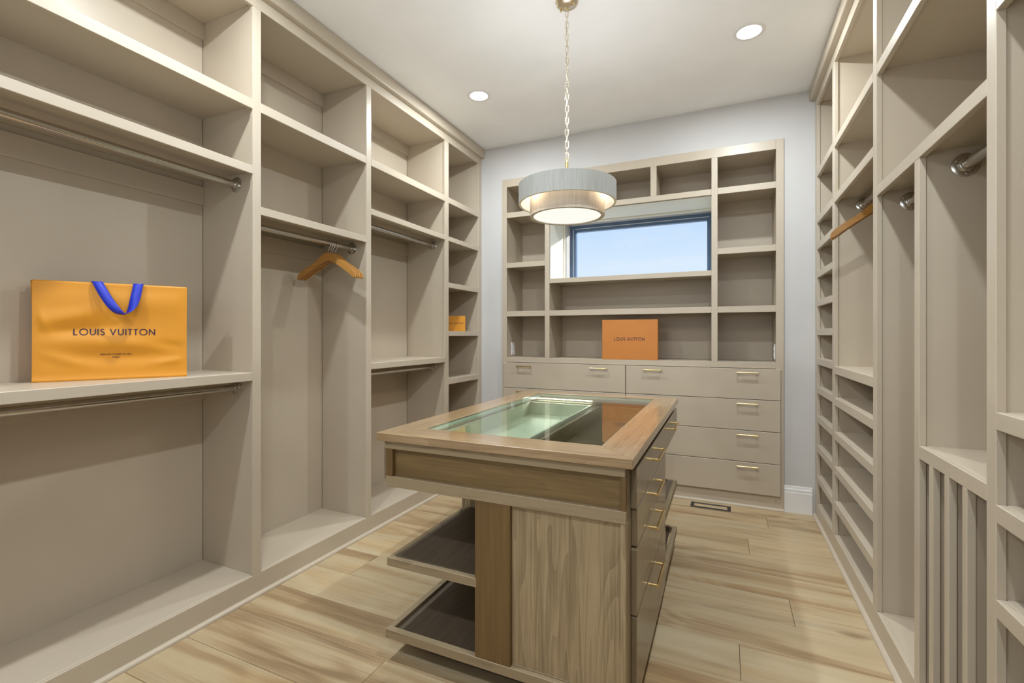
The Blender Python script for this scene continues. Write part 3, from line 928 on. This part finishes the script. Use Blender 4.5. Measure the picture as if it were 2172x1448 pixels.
# ------------------------------------------------------------------ lettering: stroke alphabet, unit cap height
def arc(cx_, cy_, rx, ry, a0, a1, n=14):
    return [(cx_ + rx * math.cos(math.radians(a0 + (a1 - a0) * i / n)), cy_ + ry * math.sin(math.radians(a0 + (a1 - a0) * i / n))) for i in range(n + 1)]
T = 0.155
GL = {
    'L': (0.50, [[(0.07, 1), (0.07, 0.065), (0.50, 0.065)]]),
    'O': (1.08, [arc(0.54, 0.5, 0.475, 0.46, 0, 360, 32)]),
    'U': (0.74, [[(0.07, 1), (0.07, 0.36)] + arc(0.37, 0.36, 0.30, 0.30, 180, 360)[1:] + [(0.67, 1)]]),
    'I': (0.16, [[(0.08, 1), (0.08, 0)]]),
    'S': (0.58, [arc(0.30, 0.73, 0.205, 0.215, 35, 230, 12) + arc(0.28, 0.285, 0.225, 0.235, 68, -150, 14)]),
    'V': (0.84, [[(0.06, 1), (0.42, 0.06), (0.78, 1)]]),
    'T': (0.56, [[(0.0, 0.935), (0.56, 0.935)], [(0.28, 0.93), (0.28, 0)]]),
    'N': (0.86, [[(0.08, 0), (0.08, 0.95), (0.78, 0.05), (0.78, 1)]]),
    'M': (1.0, [[(0.06, 0), (0.18, 0.95), (0.5, 0.12), (0.82, 0.95), (0.94, 0)]]),
    'A': (0.84, [[(0.05, 0), (0.42, 0.95), (0.79, 0)], [(0.20, 0.32), (0.64, 0.32)]]),
    'F': (0.46, [[(0.07, 0), (0.07, 0.935), (0.46, 0.935)], [(0.07, 0.52), (0.42, 0.52)]]),
    'D': (0.80, [[(0.07, 0.065), (0.07, 0.935), (0.30, 0.935)] + arc(0.30, 0.5, 0.43, 0.435, 90, -90) + [(0.07, 0.065)]]),
    'E': (0.50, [[(0.50, 0.935), (0.07, 0.935), (0.07, 0.065), (0.50, 0.065)], [(0.07, 0.52), (0.46, 0.52)]]),
    '^': (0.50, [[(0.50, 0.935), (0.07, 0.935), (0.07, 0.065), (0.50, 0.065)], [(0.07, 0.52), (0.46, 0.52)], [(0.22, 1.08), (0.36, 1.26)]]),
    'P': (0.56, [[(0.07, 0), (0.07, 0.935), (0.26, 0.935)] + arc(0.26, 0.70, 0.24, 0.235, 90, -90) + [(0.07, 0.465)]]),
    'R': (0.60, [[(0.07, 0), (0.07, 0.935), (0.26, 0.935)] + arc(0.26, 0.70, 0.24, 0.235, 90, -90) + [(0.07, 0.465)], [(0.26, 0.46), (0.56, 0)]]),
    '1': (0.32, [[(0.05, 0.80), (0.24, 0.95), (0.24, 0)]]),
    '8': (0.56, [arc(0.28, 0.74, 0.18, 0.20, 0, 360, 16), arc(0.28, 0.28, 0.225, 0.235, 0, 360, 16)]),
    '5': (0.56, [[(0.48, 0.935), (0.17, 0.935), (0.12, 0.52)] + arc(0.26, 0.32, 0.235, 0.26, 110, -140, 12)]),
    '4': (0.60, [[(0.56, 0.25), (0.06, 0.25), (0.42, 0.95), (0.42, 0)]]),
}
def text_quads(txt, track=0.17, space=0.42):
    """Quads of a line of capitals: list of four (x, y); and the line's width."""
    out, x = [], 0.0
    for ch in txt:
        if ch == ' ':
            x += space; continue
        w, strokes = GL[ch]
        for st in strokes:
            h = T / 2
            n = len(st)
            dirs = []
            for i in range(n - 1):
                dx, dy = st[i + 1][0] - st[i][0], st[i + 1][1] - st[i][1]
                l = math.hypot(dx, dy) or 1
                dirs.append((dx / l, dy / l))
            for i in range(n - 1):
                (ax, ay), (bx, by) = st[i], st[i + 1]
                dx, dy = dirs[i]
                e0 = 0 if i == 0 else h * 0.5
                e1 = 0 if i == n - 2 else h * 0.5
                if n > 8:
                    e0 = e1 = 0.004
                ax, ay, bx, by = ax - dx * e0, ay - dy * e0, bx + dx * e1, by + dy * e1
                nx, ny = -dy * h, dx * h
                out.append([(x + ax + nx, ay + ny), (x + ax - nx, ay - ny), (x + bx - nx, by - ny), (x + bx + nx, by + ny)])
        x += w + track
    return out, x - track
def lettering(parent, txt, u_c, v_c, cap, width, place, track=0.17, name='lettering', bold=1.0):
    q, w = text_quads(txt, track)
    sxy = width / w
    bm = bmesh.new()
    for quad in q:
        vs = [bm.verts.new(place(u_c + (px - w / 2) * sxy, v_c + (py - 0.5) * cap)) for px, py in quad]
        bm.faces.new(vs)
    me = mesh_from_bm(name, bm, M_INK)
    return link(name, me, parent)

# ------------------------------------------------------------------ shopping bag on the left shelf
BA, BB = Vector((-2.424, 0.889, 1.1085)), Vector((-2.187, 1.318, 1.1085))
bu = (BB - BA).normalized(); BW = (BB - BA).length
bang = math.atan2(bu.y, bu.x)
bag = root('shopping_bag', 'orange paper shopping bag with blue ribbon handles on the left shelf', 'bag', BA, rot=(0, 0, bang))
BH, BD = 0.397, 0.078
def gauss(u, v, cu, cv, su, sv, ang=0.0):
    c, s = math.cos(ang), math.sin(ang)
    du, dv = u - cu, v - cv
    a, b = (du * c + dv * s) / su, (-du * s + dv * c) / sv
    return math.exp(-(a * a + b * b))
def crease(u, v):
    d = 0.0
    d += 0.006 * gauss(u, v, 0.10, 0.255, 0.11, 0.030, 0.25)
    d -= 0.006 * gauss(u, v, 0.14, 0.205, 0.12, 0.025, 0.15)
    d += 0.007 * gauss(u, v, 0.25, 0.150, 0.18, 0.035, -0.05)
    d -= 0.005 * gauss(u, v, 0.26, 0.095, 0.20, 0.030, 0.0)
    d += 0.004 * gauss(u, v, 0.09, 0.085, 0.07, 0.018, -0.35)
    d += 0.004 * gauss(u, v, 0.43, 0.070, 0.06, 0.015, 0.15)
    d -= 0.004 * gauss(u, v, 0.43, 0.140, 0.07, 0.020, -0.2)
    d += 0.003 * gauss(u, v, 0.03, 0.24, 0.012, 0.06, 0.35)
    d += 0.005 * gauss(u, v, 0.30, 0.32, 0.20, 0.05, 0.0)
    e = min(1, u / 0.03) * min(1, (BW - u) / 0.03) * min(1, v / 0.02) * min(1, (BH - v) / 0.05)
    d += 0.004 * (1 - min(1, v / 0.012)) * -1
    return 1.5 * d * max(0, e) - 0.010 * max(0, 1 - v / 0.022) ** 1.0 * 0
# local frame: x along the front, y backwards, z up
def bag_front(u, v, off=0.0):
    lean = 0.006 * (v / BH)
    return Vector((u, lean - crease(u, v) - off + (0.010 * max(0.0, 1 - v / 0.02) if v < 0.02 else 0.0) * -0.6, v))
bm = bmesh.new()
nu, nv = 60, 48
grid = [[bm.verts.new(bag_front(BW * i / nu, BH * j / nv)) for i in range(nu + 1)] for j in range(nv + 1)]
for j in range(nv):
    for i in range(nu):
        bm.faces.new((grid[j][i], grid[j][i + 1], grid[j + 1][i + 1], grid[j + 1][i]))
# folded gussets and back panel
def strip(A, B):
    for i in range(len(A) - 1):
        bm.faces.new((A[i], A[i + 1], B[i + 1], B[i]))
left = [grid[j][0] for j in range(nv + 1)]; right = [grid[j][nu] for j in range(nv + 1)]
def gusset(edge, x, s):
    mid, back = [], []
    for j, v in enumerate(edge):
        t = j / nv
        dpt = BD * (0.95 - 0.35 * t)
        fold = 0.006 + 0.016 * max(0, t - 0.15)
        mid.append(bm.verts.new((x + s * fold, v.co.y + dpt * 0.5, v.co.z)))
        back.append(bm.verts.new((x - s * 0.012 * t * (1 if s > 0 else 0.3), v.co.y + dpt, v.co.z)))
    strip(edge, mid); strip(mid, back)
    return mid, back
lm_, lb_ = gusset(left, 0.0, 1)
rm_, rb_ = gusset(right, BW, -1)
strip(lb_, rb_)
bm.faces.new((left[0], right[0], rm_[0], rb_[0], lb_[0], lm_[0]))
body = link('bag_body', mesh_from_bm('bag_body', bm, M_ORANGE, True), bag)
body.data.set_sharp_from_angle(angle=math.radians(40))
sm = body.modifiers.new('thickness', 'SOLIDIFY'); sm.thickness = 0.0006
UOF = lambda px: px
place_bag = lambda u, v: bag_front(u, v, 0.0012)
BAGU = (0.2647, 0.2637)
lettering(bag, 'LOUIS VUITTON', 0.2472, 0.1955, 0.0265, 0.261, place_bag, 0.19)
lettering(bag, 'MAISON FOND^E EN 1854', 0.2487, 0.1035, 0.0068, 0.099, place_bag, 0.22)
lettering(bag, 'PARIS', 0.2472, 0.0908, 0.0068, 0.0225, place_bag, 0.22)
def ribbon(name, pts, wv, w):
    """Flat ribbon along points; wv gives the width direction at each point."""
    bm = bmesh.new(); A, B = [], []
    for p, d in zip(pts, wv):
        p = Vector(p); d = Vector(d).normalized()
        A.append(bm.verts.new(p - d * w / 2)); B.append(bm.verts.new(p + d * w / 2))
    for i in range(len(A) - 1):
        bm.faces.new((A[i], A[i + 1], B[i + 1], B[i]))
    o = link(name, mesh_from_bm(name, bm, M_BLUE, True), bag)
    s = o.modifiers.new('thickness', 'SOLIDIFY'); s.thickness = 0.0012
    return o
# front handle hangs over the rim in a U: from the left leg down and up the right leg
path = [(0.190, 0.400), (0.200, 0.377), (0.213, 0.349), (0.229, 0.318), (0.245, 0.293), (0.260, 0.277), (0.276, 0.270), (0.291, 0.279), (0.303, 0.304), (0.311, 0.335), (0.317, 0.368), (0.321, 0.400)]
def catmull(P, n=5):
    out = []
    for i in range(len(P) - 1):
        p0, p1, p2, p3 = P[max(i - 1, 0)], P[i], P[i + 1], P[min(i + 2, len(P) - 1)]
        for k in range(n):
            t = k / n
            out.append(tuple(0.5 * ((2 * b) + (c - a) * t + (2 * a - 5 * b + 4 * c - d) * t * t + (3 * b - a - 3 * c + d) * t ** 3) for a, b, c, d in zip(p0, p1, p2, p3)))
    out.append(P[-1])
    return out
cp = catmull(path)
pts, wv = [(0.188, 0.016, BH - 0.03), (0.188, 0.010, BH - 0.004), (0.188, 0.003, BH + 0.004)], [(1, 0, 0)] * 3
for i, (u, v) in enumerate(cp):
    t = i / (len(cp) - 1)
    bot = max(0.0, 1 - abs(t - 0.56) / 0.30)
    pts.append((u, -0.006 - 0.034 * math.sin(pi * t) ** 0.9, v))
    lean = 0.42 * (1 - bot) * min(1, t * 6) if t < 0.5 else -0.20 * (1 - bot) * min(1, (1 - t) * 6)
    wv.append((1.0 - 0.70 * bot, -0.95 * bot, lean + 0.22 * bot))
pts += [(0.322, 0.003, BH + 0.004), (0.322, 0.010, BH - 0.004), (0.322, 0.016, BH - 0.03)]; wv += [(1, 0, 0)] * 3
ribbon('ribbon_handle', pts, wv, 0.033)
ribbon('ribbon_handle', [(0.19, 0.030, BH - 0.04), (0.20, 0.034, BH - 0.06), (0.26, 0.036, BH - 0.10), (0.32, 0.034, BH - 0.06), (0.33, 0.030, BH - 0.04)], [(1, 0, 0), (1, 0, 0.4), (0.3, 0.6, 0.6), (1, 0, -0.4), (1, 0, 0)], 0.028)

# ------------------------------------------------------------------ boxes
def gift_box(name, label, w, h, d, loc, rotz, mat, txt_w, txt_v, cap, tilt=0.0):
    r = root(name, label, 'box', loc, rot=(tilt, 0, rotz))
    bm = bmesh.new(); bm_box(bm, (-w / 2, 0.004, 0.0015), (w / 2, d, h - 0.0015), 0.0015)
    link('box_body', mesh_from_bm('box_body', bm, mat), r)
    bm = bmesh.new(); bm_box(bm, (-w / 2 - 0.0015, 0.0, 0), (w / 2 + 0.0015, d * 0.55, h), 0.002)
    link('box_lid', mesh_from_bm('box_lid', bm, mat), r)
    lettering(r, 'LOUIS VUITTON', 0, txt_v, cap, txt_w, lambda u, v: Vector((u, -0.0008, v)), 0.19)
    return r
gift_box('gift_box', 'large flat orange box standing upright on the bookcase counter', 0.452, 0.333, 0.075, (-0.7185, YB + 0.003, CT + 0.0005), 0.0, M_BOX, 0.248, 0.172, 0.027)
gift_box('gift_box', 'small orange box on the shelf tower by the back wall', 0.185, 0.140, 0.060, (-2.225, 3.675, 1.3265), math.radians(28), M_ORANGE, 0.150, 0.072, 0.014)

# ------------------------------------------------------------------ clothes hangers
def hanger_meshes():
    bm = bmesh.new()
    th = 0.006
    # build as a strip so the concave outline triangulates cleanly
    up = [(0.0, -0.078), (0.022, -0.079), (0.040, -0.087), (0.060, -0.104), (0.090, -0.130), (0.130, -0.153), (0.170, -0.176), (0.200, -0.196), (0.216, -0.213), (0.2225, -0.232)]
    dn = [(0.0, -0.126), (0.016, -0.130), (0.034, -0.136), (0.052, -0.1455), (0.080, -0.161), (0.116, -0.182), (0.152, -0.204), (0.182, -0.224), (0.202, -0.2365), (0.2185, -0.2445)]
    up = [(x * 0.95, z) for x, z in up]; dn = [(x * 0.95, z) for x, z in dn]
    U = [(-x, z) for x, z in up[:0:-1]] + up
    D = [(-x, z) for x, z in dn[:0:-1]] + dn
    fa = [[], []]; fb = [[], []]
    for (x, z), (x2, z2) in zip(U, D):
        bend = -0.022 * (abs(x) / 0.22) ** 2
        for s, yy in ((0, -th), (1, th)):
            fa[s].append(bm.verts.new((x, yy + bend, z)))
            fb[s].append(bm.verts.new((x2, yy + bend, z2)))
    n = len(U)
    for i in range(n - 1):
        bm.faces.new((fa[0][i], fa[0][i + 1], fb[0][i + 1], fb[0][i]))
        bm.faces.new((fa[1][i], fb[1][i], fb[1][i + 1], fa[1][i + 1]))
        bm.faces.new((fa[0][i], fa[1][i], fa[1][i + 1], fa[0][i + 1]))
        bm.faces.new((fb[0][i], fb[0][i + 1], fb[1][i + 1], fb[1][i]))
    for i in (0, n - 1):
        bm.faces.new((fa[0][i], fb[0][i], fb[1][i], fa[1][i]))
    bmesh.ops.recalc_face_normals(bm, faces=bm.faces[:])
    es = [e for e in bm.edges if e.calc_face_angle(0) > math.radians(50)]
    bmesh.ops.bevel(bm, geom=es, offset=0.0022, segments=2, affect='EDGES')
    wm = mesh_from_bm('hanger_bar', bm, M_HANGER, True); wm.set_sharp_from_angle(angle=math.radians(50))
    bm = bmesh.new()
    pts = [(0.004, 0, -0.079), (0.004, 0, -0.060), (0.006, 0, -0.052), (0.019, 0, -0.036)]
    for i in range(15):
        a = math.radians(-25 + 215 * i / 14)
        pts.append((0.0205 * math.cos(a) + 0.0, 0, -0.0185 + 0.0202 * math.sin(a)))
    bm_tube(bm, pts, 0.0017, 7)
    hm = mesh_from_bm('hook', bm, M_NICKEL, True)
    return wm, hm
HW, HH = hanger_meshes()
def hanger(x, y, ztop, rz, label, group, roll=0.0, stretch=1.0):
    t = root('clothes_hanger', label, 'hanger', (x, y, ztop), group, rot=(0, roll, rz))
    link('hanger_bar', HW, t); link('hook', HH, t)
    t.scale = (stretch, 1, 1)
    return t
zr = 1.862 + 0.0165 + 0.0017
for y, a, lb in [(2.190, 8.5, 'wooden clothes hanger nearest the camera on the long-hang rod'), (2.207, 9, 'second wooden clothes hanger from the front on the long-hang rod'),
                 (2.224, 9.5, 'third wooden clothes hanger from the front on the long-hang rod'), (2.246, 10, 'rearmost wooden clothes hanger on the long-hang rod, nearest the flange')]:
    hanger(XL - 0.127, y, zr, math.radians(a), lb, 'wooden hangers on the left rod')
zr2 = 2.051 + 0.0165 + 0.0017
for y, a, rl, lb in [(3.022, 180, 3.2, 'upper wooden hanger poking out of the right-hand hanging bay'), (3.046, 180, 5.0, 'lower pale wooden hanger beside another in the right hanging bay')]:
    hanger(XR + 0.143 - 0.0185 * math.sin(math.radians(rl)), y, zr2 + 0.0006, math.radians(a), lb, 'wooden hangers on the right rod', math.radians(rl), 1.07)

# ------------------------------------------------------------------ floor register and outlets
v = root('floor_vent', 'black framed floor register with a wood insert before the bookcase', 'vent', (-0.094, 3.844, 0))
vx0, vx1, vy0, vy1 = -0.233, 0.045, 3.790, 3.900
for a in [((vx0, vy0), (vx0 + 0.024, vy1)), ((vx1 - 0.024, vy0), (vx1, vy1)), ((vx0 + 0.024, vy0), (vx1 - 0.024, vy0 + 0.022)), ((vx0 + 0.024, vy1 - 0.022), (vx1 - 0.024, vy1))]:
    box('frame_bar', (*a[0], 0.0002), (*a[1], 0.004), M_BLACK, v, 0.001)
box('wood_insert', (vx0 + 0.032, vy0 + 0.030, 0.0002), (vx1 - 0.032, vy1 - 0.030, 0.0035), M_FLOOR, v, 0.001)

def outlet(x, y, z, sgn, label):
    o = root('wall_outlet', label, 'outlet', (x, y, z))
    box('cover_plate', (x, y - 0.036, z - 0.058), (x + sgn * 0.006, y + 0.036, z + 0.058), M_PLATE, o, 0.0015)
    for dz in (-0.021, 0.021):
        box('socket', (x + sgn * 0.006, y - 0.016, z + dz - 0.014), (x + sgn * 0.0085, y + 0.016, z + dz + 0.014), M_PLATE, o, 0.002)
outlet(BX0 + 0.039 + 0.0002, 4.11, 1.165, 1, 'white outlet on the left inner side of the bookcase')
outlet(0.354 - 0.0002, 4.11, 1.165, -1, 'white outlet on the right inner side of the bookcase')
